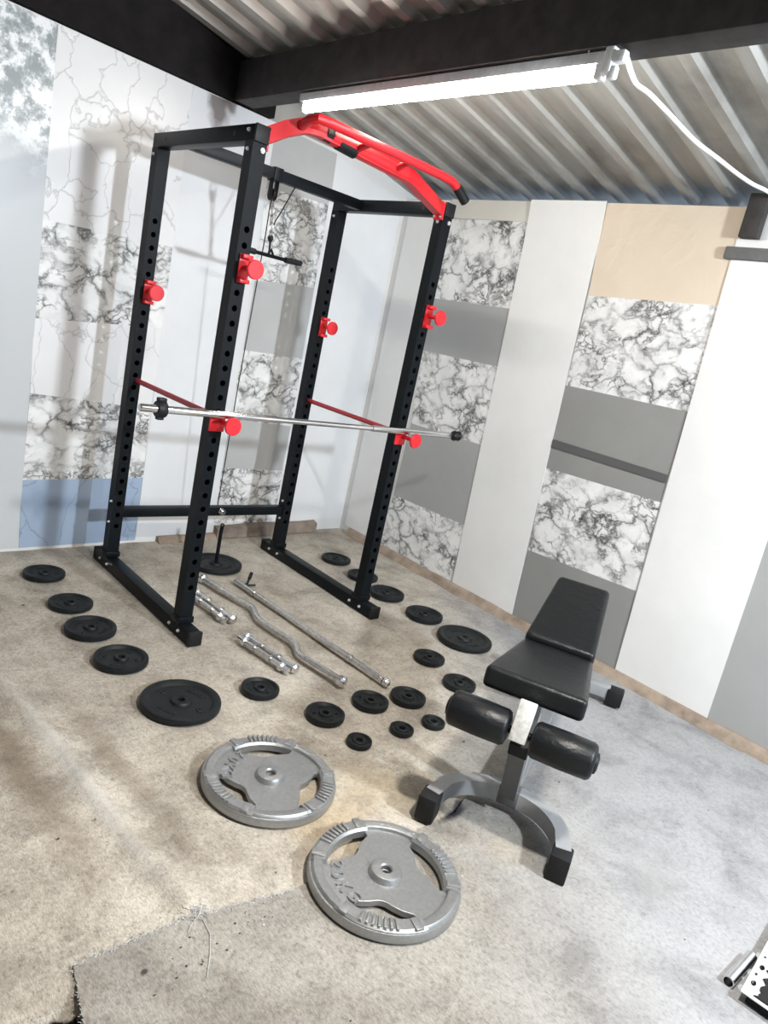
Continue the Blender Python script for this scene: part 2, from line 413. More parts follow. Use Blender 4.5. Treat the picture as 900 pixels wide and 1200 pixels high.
# carpet turned up against the walls
def cove(pts, name, h):
    b = MB(); rings = []
    for (x, y, nx_, ny_), k in zip(pts, range(len(pts))):
        hh = h*(1+.25*mn.noise((k*.7, 3, 0))); dd = .055*(1+.3*mn.noise((k*.5, 9, 0)))
        rings.append([(x+nx_*d, y+ny_*d, z) for d, z in ((0, -.005), (dd, -.005), (dd*.72, hh*.35), (dd*.5, hh*.85), (dd*.3, hh), (0, hh*.95))])
    b.ring_loft(rings)
    return tag(b.build(name, 'carpet_edge', None, 60), kind='structure')
cove([(1.93, .33-.1*i, -1, 0) for i in range(36)], 'baseboard_right', .042)
def bp_(t): q = A0+bd*(t+.44); return (q.x, q.y, bn.x, bn.y)
cove([bp_(.42+.1*i) for i in range(5)], 'trim_5', .03)
b = MB(); rings = []
for i in range(22):
    t = .82+.04*i; h = .062+.012*mn.noise((t*3, 0, 0)); d = .05+.008*mn.noise((t*5, 4, 0))
    q = Vector(bp_(t)[:2]+(0,)); n_ = Vector(bp_(t)[2:]+(0,))
    rings.append([q, q+n_*d, q+n_*(d-.004)+Vector((0,0,h)), q+n_*.012+Vector((0,0,h+.012)), q+Vector((0,0,h+.012))])
b.ring_loft(rings); tag(b.build('baseboard_back', 'ledge', None, 40), kind='structure')

# ---------------------------------------------------------------- wall coverings (sheets stuck to the walls)
def quad_sheet(name, m, pts, th=.003, parent=None, off=0, side='R', nu=10, nv=14, wob=.004, curl=0):
    # pts: four corners in wall coordinates (a,z): bottom-left, bottom-right, top-right, top-left
    b = MB()
    def P(a, z, d):
        if side == 'R': return Vector((1.93-d, a, z))
        return A0+bd*(a+.44)+bn*d+Vector((0,0,z))
    gr = []
    sd = random.random()*50
    for j in range(nv+1):
        v = j/nv; row = []
        for i in range(nu+1):
            q = i/nu
            a = (pts[0][0]*(1-q)+pts[1][0]*q)*(1-v)+(pts[3][0]*(1-q)+pts[2][0]*q)*v
            z = (pts[0][1]*(1-q)+pts[1][1]*q)*(1-v)+(pts[3][1]*(1-q)+pts[2][1]*q)*v
            d = off+th+wob*(.5+.5*mn.noise((a*2.5+sd, z*1.6, sd)))*(4*v*(1-v))**.5*(4*q*(1-q)+.2)
            if curl: d += curl*max(0, (v-.9)/.1)**2
            row.append(b.b.verts.new(P(a, z, d)))
        gr.append(row)
    for j in range(nv):
        for i in range(nu): b.b.faces.new((gr[j][i], gr[j][i+1], gr[j+1][i+1], gr[j+1][i]))
    bd_e = [e for e in b.b.edges if e.is_boundary]
    ex = bmesh.ops.extrude_edge_only(b.b, edges=bd_e)['geom']
    for v_ in [g for g in ex if isinstance(g, bmesh.types.BMVert)]:
        if side == 'R': v_.co.x = 1.93-off+.0002 if not curl else v_.co.x+th
        else:
            dd = (v_.co-A0).dot(bn); v_.co -= bn*(dd-off+.0002)
    return b.build(name, m, parent, 40)

def root(name, label, cat, group=None): return thing(name, label, cat, (0,0,0), 0, group)
# right wall, nearest the corner: plain painted, then first patterned column
s1 = root('wallpaper_strip', 'patterned wall strip with three marble blocks, on right wall behind the rack', 'wallpaper')
quad_sheet('cream_block', 'cream', [(.03,2.232),(-.615,2.232),(-.61,2.345),(.03,2.345)], parent=s1)
quad_sheet('marble_block', 'marble0', [(.005,1.735),(-.645,1.745),(-.632,2.232),(.045,2.228)], parent=s1)
quad_sheet('grey_block', 'grey', [(-.005,1.398),(-.67,1.405),(-.645,1.745),(.005,1.735)], parent=s1)
quad_sheet('marble_block', 'marble1', [(-.045,.915),(-.69,.93),(-.67,1.405),(-.005,1.398)], parent=s1)
quad_sheet('grey_block', 'grey', [(-.03,.408),(-.705,.418),(-.69,.93),(-.045,.915)], parent=s1)
quad_sheet('marble_block', 'marble2', [(.03,.012),(-.69,.012),(-.705,.418),(-.03,.408)], parent=s1)
o = quad_sheet('vinyl_sheet', 'white', [(-.715,.01),(-1.205,.02),(-1.108,2.352),(-.612,2.35)], off=.004, wob=.008, curl=.012, nv=30)
tag(o, 'tall plain white vinyl sheet between the two marble columns of the right wall', 'wallpaper')
s2 = root('wallpaper_strip', 'patterned wall strip with tan cardboard top and two marble blocks, behind the bench', 'wallpaper')
quad_sheet('cardboard_panel', 'tan', [(-1.14,1.875),(-1.85,1.905),(-1.895,2.345),(-1.095,2.347)], parent=s2, wob=.006)
quad_sheet('marble_block', 'marble3', [(-1.15,1.392),(-1.86,1.402),(-1.85,1.905),(-1.14,1.875)], parent=s2)
g = quad_sheet('grey_block', 'grey_dk', [(-1.165,.925),(-1.865,.945),(-1.86,1.402),(-1.15,1.392)], parent=s2)
quad_sheet('dark_band', 'grey_band', [(-1.165,1.045),(-1.86,1.045),(-1.86,1.085),(-1.165,1.09)], parent=g, off=.008, wob=0)
quad_sheet('marble_block', 'marble4', [(-1.195,.44),(-1.88,.473),(-1.865,.945),(-1.165,.925)], parent=s2)
quad_sheet('grey_block', 'grey_dk', [(-1.205,.012),(-1.91,.012),(-1.88,.473),(-1.195,.44)], parent=s2)
s3 = root('vinyl_sheet', 'wide white vinyl sheet with grey hem on top, at right edge of the picture', 'wallpaper')
quad_sheet('sheet', 'white', [(-1.905,.012),(-2.405,.012),(-2.38,2.205),(-1.84,2.205)], parent=s3, off=.006, wob=.012, nv=30)
w = MB(); w.box((1.93-.022, -2.11, 2.14), (.016, .60, .055), None, .006); w.build('hem', 'grey_hem', s3)
o = quad_sheet('wallpaper_strip', 'grey', [(-2.405,.012),(-3.1,.012),(-3.1,2.2),(-2.38,2.2)], wob=.006)
tag(o, 'plain grey wall strip right of the wide white sheet', 'wallpaper')
# back wall
o = quad_sheet('wallpaper_strip', 'painted_dapple', [(-2.5,.012),(-.365,.012),(-.402,2.435),(-2.5,2.435)], side='B', wob=.006)
tag(o, 'silvery wall strip with painted light dapple at left edge of the picture', 'wallpaper')
s4 = root('wallpaper_strip', 'patterned wall strip with two marble blocks and blue grey foot, left of the rack', 'wallpaper')
def BS(n, m, p, par): return quad_sheet(n, m, p, parent=par, side='B')
BS('creased_block', 'white_crack', [(-.40,1.63),(.29,1.655),(.27,2.435),(-.40,2.435)], s4)
BS('marble_block', 'marble5', [(-.388,1.18),(.298,1.235),(.29,1.655),(-.40,1.63)], s4)
BS('creased_block', 'white_crack', [(-.374,.82),(.272,.785),(.298,1.235),(-.388,1.18)], s4)
BS('marble_block', 'marble6', [(-.372,.378),(.285,.388),(.272,.785),(-.374,.82)], s4)
BS('blue_grey_block', 'bluegrey', [(-.36,.012),(.285,.012),(.285,.388),(-.372,.378)], s4)
o = quad_sheet('vinyl_sheet', 'white_cold', [(.288,.012),(.812,.012),(.80,2.435),(.272,2.435)], side='B', wob=.008)
tag(o, 'plain white vinyl sheet on back wall between the rack uprights', 'wallpaper')
s5 = root('wallpaper_strip', 'patterned wall strip with three marble blocks and silvery top, behind the hanging cable', 'wallpaper')
BS('silver_block', 'silver_v', [(.80,2.10),(1.285,2.13),(1.27,2.42),(.80,2.435)], s5)
BS('marble_block', 'marble7', [(.83,1.59),(1.298,1.635),(1.285,2.13),(.80,2.10)], s5)
BS('silver_block', 'silver_v', [(.826,1.184),(1.295,1.188),(1.298,1.635),(.83,1.59)], s5)
BS('marble_block', 'marble8', [(.813,.762),(1.292,.742),(1.295,1.188),(.826,1.184)], s5)
BS('silver_block', 'silver_v', [(.806,.453),(1.29,.437),(1.292,.742),(.813,.762)], s5)
BS('marble_block', 'marble9', [(.812,.08),(1.30,.08),(1.29,.437),(.806,.453)], s5)
o = quad_sheet('vinyl_sheet', 'white_cold', [(1.302,.075),(1.925,.075),(1.90,2.31),(1.27,2.41)], side='B', wob=.006)
tag(o, 'white vinyl sheet on back wall next to the room corner', 'wallpaper')
o = quad_sheet('vinyl_sheet', 'white', [(.40,.04),(.02,.04),(.045,2.34),(.40,2.33)], wob=.006)
tag(o, 'narrow off white sheet on right wall next to the room corner', 'wallpaper')

# ---------------------------------------------------------------- front carpet piece with frayed edges
def slab(outline, name, m, zt, zb):
    b = MB()
    top = [b.b.verts.new((x, y, zt)) for x, y in outline]; bot = [b.b.verts.new((x, y, zb)) for x, y in outline]
    n = len(top)
    b.b.faces.new(top)
    for i in range(n): b.b.faces.new((top[i], bot[i], bot[(i+1) % n], top[(i+1) % n]))
    return b.build(name, m, None, 30)
def jag(p, q, n, amp, sd):
    out = []
    for i in range(n):
        t = i/n; x = p[0]+(q[0]-p[0])*t; y = p[1]+(q[1]-p[1])*t
        k = amp*(mn.noise((i*.9+sd, 0, 0))+.7*mn.noise((i*.23+sd, 5, 0)))
        dx, dy = q[0]-p[0], q[1]-p[1]; l = math.hypot(dx, dy)
        out.append((x-dy/l*k, y+dx/l*k))
    return out
edgeA = jag((-.968,-2.243), (-.70,-2.245), 60, .006, 1)+jag((-.70,-2.245), (-.42,-2.298), 60, .006, 9)+jag((-.42,-2.298), (-.05,-2.29), 50, .004, 5)+jag((-.05,-2.29), (.26,-2.285), 40, .006, 3)+jag((.26,-2.285), (.45,-2.20), 30, .006, 4)+jag((.45,-2.20), (1.86,-2.6), 40, .003, 7)
edgeL = jag((-1.06,-2.7), (-.968,-2.243), 60, .004, 13)
out = edgeA+[(1.86,-2.62), (1.86,-4.6), (-1.06,-4.6)]+edgeL
tag(slab(out, 'carpet_offcut', 'carpet_front', .004, -.012), 'large greyish carpet piece with frayed edge in the foreground', 'carpet')
out = jag((-1.05,-2.375), (-1.14,-2.345), 16, .006, 21)+jag((-1.14,-2.345), (-1.8,-2.25), 40, .006, 22)+[(-1.8,-2.9), (-1.10,-2.9), (-1.075,-2.50)]
tag(slab(out, 'carpet_offcut', 'carpet_scrap', .003, -.012), 'carpet scrap at the lower left corner beyond the dark gap', 'carpet')
# frayed fibres along the edges
b = MB()
rnd = random.Random(3)
def tuft(x, y, z, l, n=1):
    for _ in range(n):
        a = rnd.uniform(0, 2*pi); r0 = rnd.uniform(.0004, .0009)
        p0 = Vector((x+rnd.uniform(-.004,.004), y+rnd.uniform(-.004,.004), z))
        p1 = p0+Vector((cos(a)*l*.5, sin(a)*l*.5, l*.35*rnd.random())); p2 = p1+Vector((cos(a+rnd.uniform(-1,1))*l*.5, sin(a+rnd.uniform(-1,1))*l*.5, -l*.1))
        b.tube([p0, p1, p2], r0, 4)
for (x, y) in edgeA:
    if x < -.4:
        tuft(x, y, .004, rnd.uniform(.004,.012), 3)
for (x, y) in edgeL: tuft(x, y, .003, rnd.uniform(.003,.007), 2)
for _ in range(26): tuft(-.665+rnd.gauss(0,.016), -2.245+rnd.gauss(0,.012), .006, rnd.uniform(.01,.03), 2)
for x, y in jag((-1.02,-2.335), (-1.45,-2.27), 50, .006, 22): tuft(x, y, .003, rnd.uniform(.004,.010), 3)
b.tube([(-.665,-2.262,.006), (-.672,-2.32,.007), (-.70,-2.37,.006), (-.735,-2.42,.006)], .0009, 5)
b.tube([(-.66,-2.25,.007), (-.70,-2.275,.008), (-.715,-2.29,.006)], .0009, 5)
tag(b.build('carpet_fibres', 'fray', None, 60), 'loose white fibres along the frayed carpet edge', 'fibres', kind='stuff')
b = MB()
for i in range(170):
    x, y = rnd.uniform(-1.1, 1.7), rnd.uniform(-3.0, -.2)
    if i < 60: x, y = rnd.gauss(-.68, .12), rnd.gauss(-2.33, .06)
    s_ = rnd.uniform(.0010, .0030)*(1.5 if rnd.random() < .1 else 1)
    k = bmesh.ops.create_icosphere(b.b, subdivisions=1, radius=s_)['verts']
    bmesh.ops.scale(b.b, vec=(rnd.uniform(.6,1.8), rnd.uniform(.6,1.2), .5), verts=k)
    bmesh.ops.translate(b.b, vec=(x, y, .0055 if y < -2.3 else .002), verts=k)
me = b.build('floor_crumbs', 'fray', None, 60)
me.data.materials.append(M['wood_dark'])
for p_ in me.data.polygons: p_.material_index = 1 if (p_.index//20) % 3 else 0
tag(me, 'tiny crumbs and lint scattered over the carpet', 'crumbs', kind='stuff')

# ---------------------------------------------------------------- power rack
W, D, T = 1.056, .816, .06
rack = thing('power_rack', 'black power rack with red hooks and red pull-up bar standing by the back wall', 'power rack', (W/2, -D/2, 0))
RP = rack.location.copy()
def rk(mb, name, m, parent=None, smooth=35):
    par = parent or rack
    bmesh.ops.translate(mb.b, vec=-RP, verts=mb.b.verts)
    return mb.build(name, m, par, smooth)
def holed_face(b, u0, u1, z0, z1, hs, r, to3, n=10):
    # rectangle u0..u1 x z0..z1 with circular holes (centres uc, z in hs)
    uc = (u0+u1)/2; zs = [z0]
    step = (hs[1]-hs[0])/2 if len(hs) > 1 else .03
    cells = []; prev = z0
    for h in hs:
        if h-step > prev+1e-6: cells.append((prev, h-step, None))
        cells.append((h-step, h+step, h)); prev = h+step
    if z1 > prev+1e-6: cells.append((prev, z1, None))
    for a, c, h in cells:
        if h is None:
            b.b.faces.new([b.b.verts.new(to3(*q)) for q in ((u0,a),(u1,a),(u1,c),(u0,c))])
        else:
            sq = []; ci = []
            for k in range(16):
                t = 2*pi*k/16+pi/4*0
                cx, cz = cos(t), sin(t); m_ = max(abs(cx)/((u1-u0)/2), abs(cz)/((c-a)/2))
                sq.append(b.b.verts.new(to3(uc+cx/m_, h+cz/m_))); ci.append(b.b.verts.new(to3(uc+cx*r, h+cz*r)))
            for k in range(16):
                j = (k+1) % 16; b.b.faces.new((sq[k], sq[j], ci[j], ci[k]))
def upright(x, y):
    b = MB(); h = T/2; z0, z1 = .06, 2.045
    hs = [.23+.06*i for i in range(26)]
    for sy in (-1, 1):
        holed_face(b, x-h, x+h, z0, z1, hs, .0125, lambda a, z, sy=sy: (a, y+sy*h, z))
        holed_face(b, x-h+.003, x+h-.003, z0, z1, hs, .0125, lambda a, z, sy=sy: (a, y+sy*(h-.003), z))
    for sx in (-1, 1):
        b.b.faces.new([b.b.verts.new(q) for q in ((x+sx*h, y-h, z0), (x+sx*h, y+h, z0), (x+sx*h, y+h, z1), (x+sx*h, y-h, z1))])
    bmesh.ops.remove_doubles(b.b, verts=b.b.verts, dist=.0004)
    o = rk(b, 'upright', 'black_metal', None, 0)
    f_ = MB(); f_.box((x, y, .075), (T+.016, T+.012, .03), None, .004); rk(f_, 'base_bracket', 'black_metal', o)
    return o
def hexbolt(p, n_, r=.008):
    b = MB(); p = Vector(p); n_ = Vector(n_)
    b.tube([p, p+n_*.006], r, 6); b.tube([p+n_*.006, p+n_*.010], r*.6, 10)
    return b
for x in (0, W):
    rail = MB(); rail.box((x, -D/2, .03), (T, D+.26, .06), None, .003)
    ro = rk(rail, 'base_rail', 'black_metal')
    for y in (.128, -D-.128):
        c = MB(); c.box((x, y, .031), (T+.004, .018, .064), None, .004); rk(c, 'end_cap', 'black_plastic', ro)
    for y in (.04, -.05, -D+.05, -D-.035):
        rk(hexbolt((x-T/2, y, .032), (-1,0,0)), 'bolt', 'bolt', ro)
    tr = MB(); tr.box((x, -D/2, 2.075), (T, D+.06, .06), None, .003)
    to = rk(tr, 'top_rail', 'black_metal')
    c = MB(); c.box((x, -D-.034, 2.075), (T+.003, .012, .063), None, .003); rk(c, 'end_cap', 'black_plastic', to)
    for y in (-D+.01,):
        rk(hexbolt((x-T/2, y, 2.083), (-1,0,0)), 'bolt', 'bolt', to)
    for y in (-.1, -D+.12):
        c = MB(); c.tube([(x-T/2-.0004, y, 2.075), (x-T/2+.004, y, 2.075)], .010, 14); rk(c, 'bolt_hole', 'black_plastic', to)
    for y in (0, -D):
        uo = upright(x, y)
        rk(hexbolt((x-T/2, y, 2.015), (-1,0,0), .0075), 'bolt', 'bolt', uo)
        if y: rk(hexbolt((x+.012, y-T/2, 2.02), (0,-1,0), .0105), 'bolt', 'bolt', uo)
cb = MB(); cb.box((W/2, -.2, 2.075), (W-T, .05, .05), None, .003); cro = rk(cb, 'top_crossbar', 'black_metal')
cb = MB(); cb.box((W/2, 0, .30), (W-T, .05, .05), None, .003); lco = rk(cb, 'lower_crossbar', 'black_metal')
for x in (.04, W-.04):
    for z in (.36, .25):
        rk(hexbolt((x-.07 if x < .5 else W-T/2, -.01, z), (-1,0,0), .007), 'bolt', 'bolt', lco)
# lat pulley, bracket, cable
pb = MB()
for dx in (-.016, .016): pb.box((.49+dx, -.2, 2.02), (.005, .036, .09), None, .002)
pb.box((.49, -.2, 2.075), (.05, .062, .062), None, .003)
po = rk(pb, 'pulley_bracket', 'black_metal', cro)
pw = MB(); pw.lathe([(.006,-.011), (.030,-.011), (.022,-.003), (.022,.003), (.030,.011), (.006,.011)], n=24, Mx=Matrix.Translation((.49,-.2,1.985)) @ Matrix.Rotation(pi/2, 4, 'Y'), closed=True)
rk(pw, 'pulley_wheel', 'black_plastic', cro)
cc = MB(); pts = [(.505,-.175,1.985), (.505,-.17,1.93), (.51,-.165,1.8), (.545,-.08,1.0), (.57,-.03,.34)]
cc.tube(pts, .0028, 6)
cc.tube([(.61,-.2,2.05), (.585,-.2,1.99), (.555,-.2,1.92), (.53,-.2,1.87), (.523,-.2,1.84)], .0032, 6)
rk(cc, 'cable', 'black_plastic', cro)
ch = MB()
def link_ring(c, rx, rz, r, rot):
    n = 16; Mx = Matrix.Translation(c) @ Matrix.Rotation(rot, 4, 'Z'); ring = [Mx @ Vector((rx*cos(2*pi*k/n), 0, rz*sin(2*pi*k/n))) for k in range(n)]
    rings = []
    for k in range(n):
        t = (ring[(k+1) % n]-ring[k-1]).normalized(); nn = Mx.to_3x3() @ Vector((0,1,0)); s2 = t.cross(nn)
        rings.append([ring[k]+(nn*cos(2*pi*j/6)+s2*sin(2*pi*j/6))*r for j in range(6)])
    rings.append(rings[0]); ch.ring_loft(rings, True, False)
for i in range(5): link_ring((.498+.005*i, -.2, 1.945-.036*i+.0), .010, .024, .003, .6+pi/2*(i % 2))
cho = rk(ch, 'chain', 'steel', cro)
st = MB(); st.tube([(.519,-.2,1.80), (.519,-.2,1.785), (.520,-.2,1.77)], [.011,.015,.009], 12); st.tube([(.52,-.2,1.775), (.524,-.2,1.735), (.525,-.2,1.715)], [.006,.005,.007], 8)
rk(st, 'cable_stopper', 'black_plastic', cho)
lp = MB(); lp.lathe([(.004,-.010), (.018,-.010), (.013,-.003), (.013,.003), (.018,.010), (.004,.010)], n=22, Mx=Matrix.Translation((.60,-.04,.303)) @ Matrix.Rotation(pi/2, 4, 'X'), closed=True)
lp.tube([(.60,-.06,.303), (.60,-.025,.303)], .011, 10); rk(lp, 'lower_pulley', 'chrome', lco)
# hooks
def jhook(x, y, z, front=True, m='red'):
    b = MB(); yf = y-T/2
    b.box((x+.008, yf-.004, z), (.046, .007, .11), None, .002)
    for dz in (-.046, .046): b.box((x+.008, yf-.018, z+dz), (.044, .030, .016), None, .003)
    b.box((x+.031, yf+.010, z), (.005, .036, .085), None, .002)
    b.tube([(x+.012, yf-.005, z+.004), (x+.012, yf-.080, z+.004)], .011, 12)
    o = rk(b, 'bar_hook', m)
    d = MB(); d.tube([(x+.012, yf-.080, z+.004), (x+.012, yf-.083, z+.004), (x+.012, yf-.09, z+.004), (x+.012, yf-.093, z+.004)], [.034,.037,.037,.034], 28)
    rk(d, 'end_disc', m, o); return o
jhook(0, 0, 1.41); jhook(W, 0, 1.415); jhook(0, -D, 1.585); jhook(W, -D, 1.578)
for x in (0, W):
    zz = .985
    b = MB(); b.tube([(x+.012, -T/2+.02, zz), (x+.012, -D+T/2-.02, zz)], .0125, 14)
    so = rk(b, 'safety_bar', 'red_dark')
    h = MB(); yf = -D-T/2
    h.box((x, yf-.004, zz-.012), (T+.010, .007, .085), None, .002)
    h.tube([(x+.02, yf-.004, zz-.012), (x+.02, yf-.088, zz-.012)], .0105, 12)
    rk(h, 'front_plate', 'red', so)
    d = MB(); d.tube([(x+.02, yf-.088, zz-.012), (x+.02, yf-.092, zz-.012), (x+.02, yf-.1, zz-.012), (x+.02, yf-.103, zz-.012)], [.034,.037,.037,.034], 28)
    rk(d, 'end_disc', 'red', so)
# multi grip pull-up bar
pu = MB(); pu.tube([(.036,-.815,2.080), (.10,-.845,2.125), (.16,-.885,2.155), (.21,-.90,2.158), (.66,-.90,2.134), (.72,-.90,2.130), (.77,-.89,2.116), (W-.040,-.822,2.068)], [(.022,.028)]*8, sq=True)
puo = rk(pu, 'pull_up_bar', 'red', None, 50)
for x in (0, W):
    s_ = 1 if x == 0 else -1
    b = MB(); b.box((x+s_*.034, -D, 2.065), (.007, .062, .085), None, .002); rk(b, 'mount_plate', 'red', puo)
    for dy, dz in ((-.02,-.028), (.02,-.028), (-.02,.03)): rk(hexbolt((x+s_*.0375, -D+dy, 2.065+dz), (s_,0,0), .006), 'bolt', 'bolt', puo)
b = MB(); b.tube([(.27,-.90,2.154), (.69,-.90,2.131)], .031, 18); rk(b, 'main_grip', 'red', puo)
b = MB(); b.tube([(.24,-.90,2.155), (.272,-.90,2.153)], .0285, 18); b.tube([(.31,-.90,2.143), (.40,-.90,2.136)], .0295, 18); rk(b, 'grip_joint', 'black_plastic', puo)
b = MB(); b.tube([(.135,-.90,2.148), (.125,-.96,2.160), (.135,-1.0,2.166), (.19,-1.005,2.167), (.80,-1.005,2.160), (.88,-1.0,2.157), (.925,-1.0,2.138)], .0185, 14)
fo = rk(b, 'front_grip_bar', 'red', puo, 50)
b = MB(); b.tube([(.918,-1.0,2.142), (.985,-1.005,2.098)], .0215, 14); rk(b, 'grip_sleeve', 'black_plastic', fo)
for x in (.40, .62):
    b = MB(); b.tube([(x, -.90, 2.148-(x-.21)*.05), (x, -1.005, 2.164)], .014, 12); rk(b, 'cross_grip', 'red', puo)

# pulldown handle hanging on the chain
pd = thing('pulldown_bar', 'short black pulldown bar hanging from the chain inside the rack', 'pulldown bar', (.535, -.2, 1.705))
b = MB(); b.tube([(-.20,0,.01), (-.16,0,0), (.16,0,0), (.19,0,.004)], .0095, 10); b.build('bar', 'black_metal', pd)
b = MB(); b.tube([(-.018,0,0), (0,0,.03), (.018,0,0)], .007, 8); b.tube([(0,0,.025), (-.004,0,.03)], .007, 8); b.build('hanging_eye', 'black_metal', pd)
for s_ in (-1, 1):
    b = MB(); b.tube([(s_*.09,0,.0), (s_*.185,0,.003), (s_*.19,0,.003)], [.0145,.0145,.011], 12); b.build('grip', 'rubber', pd)

# barbell on the hooks
bb = thing('barbell', 'long silver barbell resting across the red hooks of the rack', 'barbell', (.55, -.895, 1.010))
b = MB(); b.tube([(-.35,0,0), (.27,0,0)], .0125, 16); b.build('shaft', 'chrome', bb)
b = MB(); b.tube([(-.91,0,0), (-.905,0,0), (-.30,0,0), (-.30,0,0)], [.012,.0155,.0155,.013], 16); b.build('sleeve', 'chrome', bb)
b = MB(); b.tube([(.26,0,0), (.26,0,0), (.885,0,0), (.89,0,0)], [.013,.0155,.0155,.012], 16); b.build('sleeve', 'chrome', bb)
def collar(x):
    b = MB(); Mx = Matrix.Translation((x,0,0)) @ Matrix.Rotation(pi/2, 4, 'Y')
    b.lathe([(.016,-.018), (.030,-.018), (.033,-.010), (.033,.010), (.030,.018), (.016,.018)], n=24, Mx=Mx, closed=True)
    b.box((x, 0, .036), (.034, .026, .016), None, .004); b.box((x, .0, -.035), (.03, .02, .012), None, .004)
    return b.build('collar', 'black_plastic', bb)
collar(-.825)
b = MB(); Mx = Matrix.Translation((.872,0,0)) @ Matrix.Rotation(pi/2, 4, 'Y')
b.lathe([(.012,-.03), (.020,-.03), (.028,-.014), (.020,0), (.027,.016), (.020,.03), (.012,.03)], n=18, Mx=Mx, closed=True)
b.build('end_nut', 'black_plastic', bb)

# ---------------------------------------------------------------- black plates
def plate_proto(rad, th, name):
    k = rad; t = th
    e = thing(name, '', 'weight plate')
    b = MB()   # body with recessed face
    b.lathe([(.014,.0), (k*.93,0), (k*.99,t*.16), (k,t*.35), (k,t*.72), (k*.985,t*.93), (k*.95,t), (k*.86,t), (k*.80,t*.80), (k*.76,t*.62), (k*.38,t*.60), (.014,t*.60)], n=64, closed=True)
    b.build('disc', 'iron', e, 40)
    b = MB(); h0 = max(.026, k*.26)
    b.lathe([(.014,t*.55), (h0*1.08,t*.55), (h0*1.02,t*.80), (h0*.92,t*.93), (.017,t*.93), (.014,t*.86)], n=32, closed=True)
    b.build('hub', 'iron', e, 40)
    if k > .06:
        # raised cast marks around the face
        for a0 in (0, pi):
            b = MB(); n = 5
            for i in range(n):
                a = a0+(i-(n-1)/2)*.22; rr = k*.58
                Mx = Matrix.Rotation(a, 4, 'Z') @ Matrix.Translation((rr,0,t*.63))
                b.box((0,0,0), (k*.13, k*.075, t*.12), Mx, t*.02, 1)
            b.build('cast_mark', 'iron', e)
        for a0 in (pi/2, -pi/2):
            b = MB(); Mx = Matrix.Rotation(a0, 4, 'Z') @ Matrix.Translation((k*.58,0,t*.62)); b.lathe([(.004,0), (k*.085,0), (k*.07,t*.13), (.004,t*.13)], n=16, Mx=Mx, closed=True)
            b.build('cast_boss', 'iron', e)
    return e
def lay(proto, x, y, rz, label, group, used=[]):
    o = proto if proto not in used else copy_tree(proto)
    used.append(proto)
    o.location = (x, y, .0); o.rotation_euler = (R(random.uniform(-.3,.3)), R(random.uniform(-.3,.3)), rz); tag(o, label, 'weight plate', group); return o
P10 = plate_proto(.147, .028, 'weight_plate'); P5 = plate_proto(.105, .029, 'weight_plate'); P4 = plate_proto(.095, .024, 'weight_plate')
P2 = plate_proto(.077, .024, 'weight_plate'); P1 = plate_proto(.048, .019, 'weight_plate')
G = 'black iron plates laid out on the carpet'
lay(P10, -.27, -1.359, .4, 'largest black plate in the left curve, nearest to the camera of that row', G)
lay(P10, 1.375, -1.32, 1.2, 'large black plate by the right wall, right of the front rack foot', G)
lay(P10, .575, -.10, 2.0, 'large black plate under the rack with a loading pin standing in it', G)
lay(P5, -.343, -.989, 1.0, 'black plate next to the largest one in the left curve, second from the front', G)
lay(P5, -.356, -.699, 2.3, 'black plate in middle of the left curve, third from the front', G)
lay(P5, 1.374, -1.014, .2, 'black plate beside the right wall, just behind the large one', G)
lay(P5, 1.361, -.709, .9, 'black plate half hidden by the foot of the right front upright', G)
lay(P4, -.345, -.432, .3, 'black plate in the left curve, second from the back wall', G)
lay(P4, -.345, -.072, 1.3, 'black plate of the left curve nearest the back wall', G)
lay(P4, 1.403, -.439, 2.2, 'black plate seen behind the right front upright of the rack', G)
lay(P4, 1.419, -.151, 2.8, 'black plate nearest the room corner, right of the rack', G)
lay(P2, .065, -1.378, .1, 'small black plate alone in front of the dumbbell handles', G)
lay(P2, .201, -1.634, 1.1, 'small black plate, leftmost of three in front of the curl bar end', G)
lay(P2, .443, -1.626, .5, 'small black plate, middle of three in front of the curl bar end', G)
lay(P2, .629, -1.661, 2.6, 'small black plate, rightmost of three, just below the straight bar end', G)
lay(P2, .961, -1.66, 1.9, 'small black plate partly hidden behind the left leg roller of bench', G)
lay(P2, 1.007, -1.417, 1.5, 'small black plate left of the large plate by the right wall', G)
lay(P1, .212, -1.831, 0, 'tiny black plate, leftmost of the three tiniest, above the silver plates', G)
lay(P1, .428, -1.836, 1, 'tiny black plate, middle of the three tiniest plates', G)
lay(P1, .593, -1.851, 2, 'tiny black plate nearest the bench leg roller', G)
lpn = thing('loading_pin', 'thin black loading pin standing upright in the plate under the rack', 'loading pin', (.575, -.10, 0))
b = MB(); b.tube([(0,0,.026), (0,0,.20), (.002,0,.235)], .0105, 12); b.build('rod', 'black_metal', lpn)
b = MB(); b.tube([(0,0,.0262), (0,0,.030)], .022, 20); b.build('washer', 'black_metal', lpn)
b = MB(); b.lathe([(.006,-.003), (.012,-.003), (.012,.003), (.006,.003)], n=14, Mx=Matrix.Translation((.002,0,.245)) @ Matrix.Rotation(pi/2, 4, 'X'), closed=True); b.build('eye', 'black_metal', lpn)

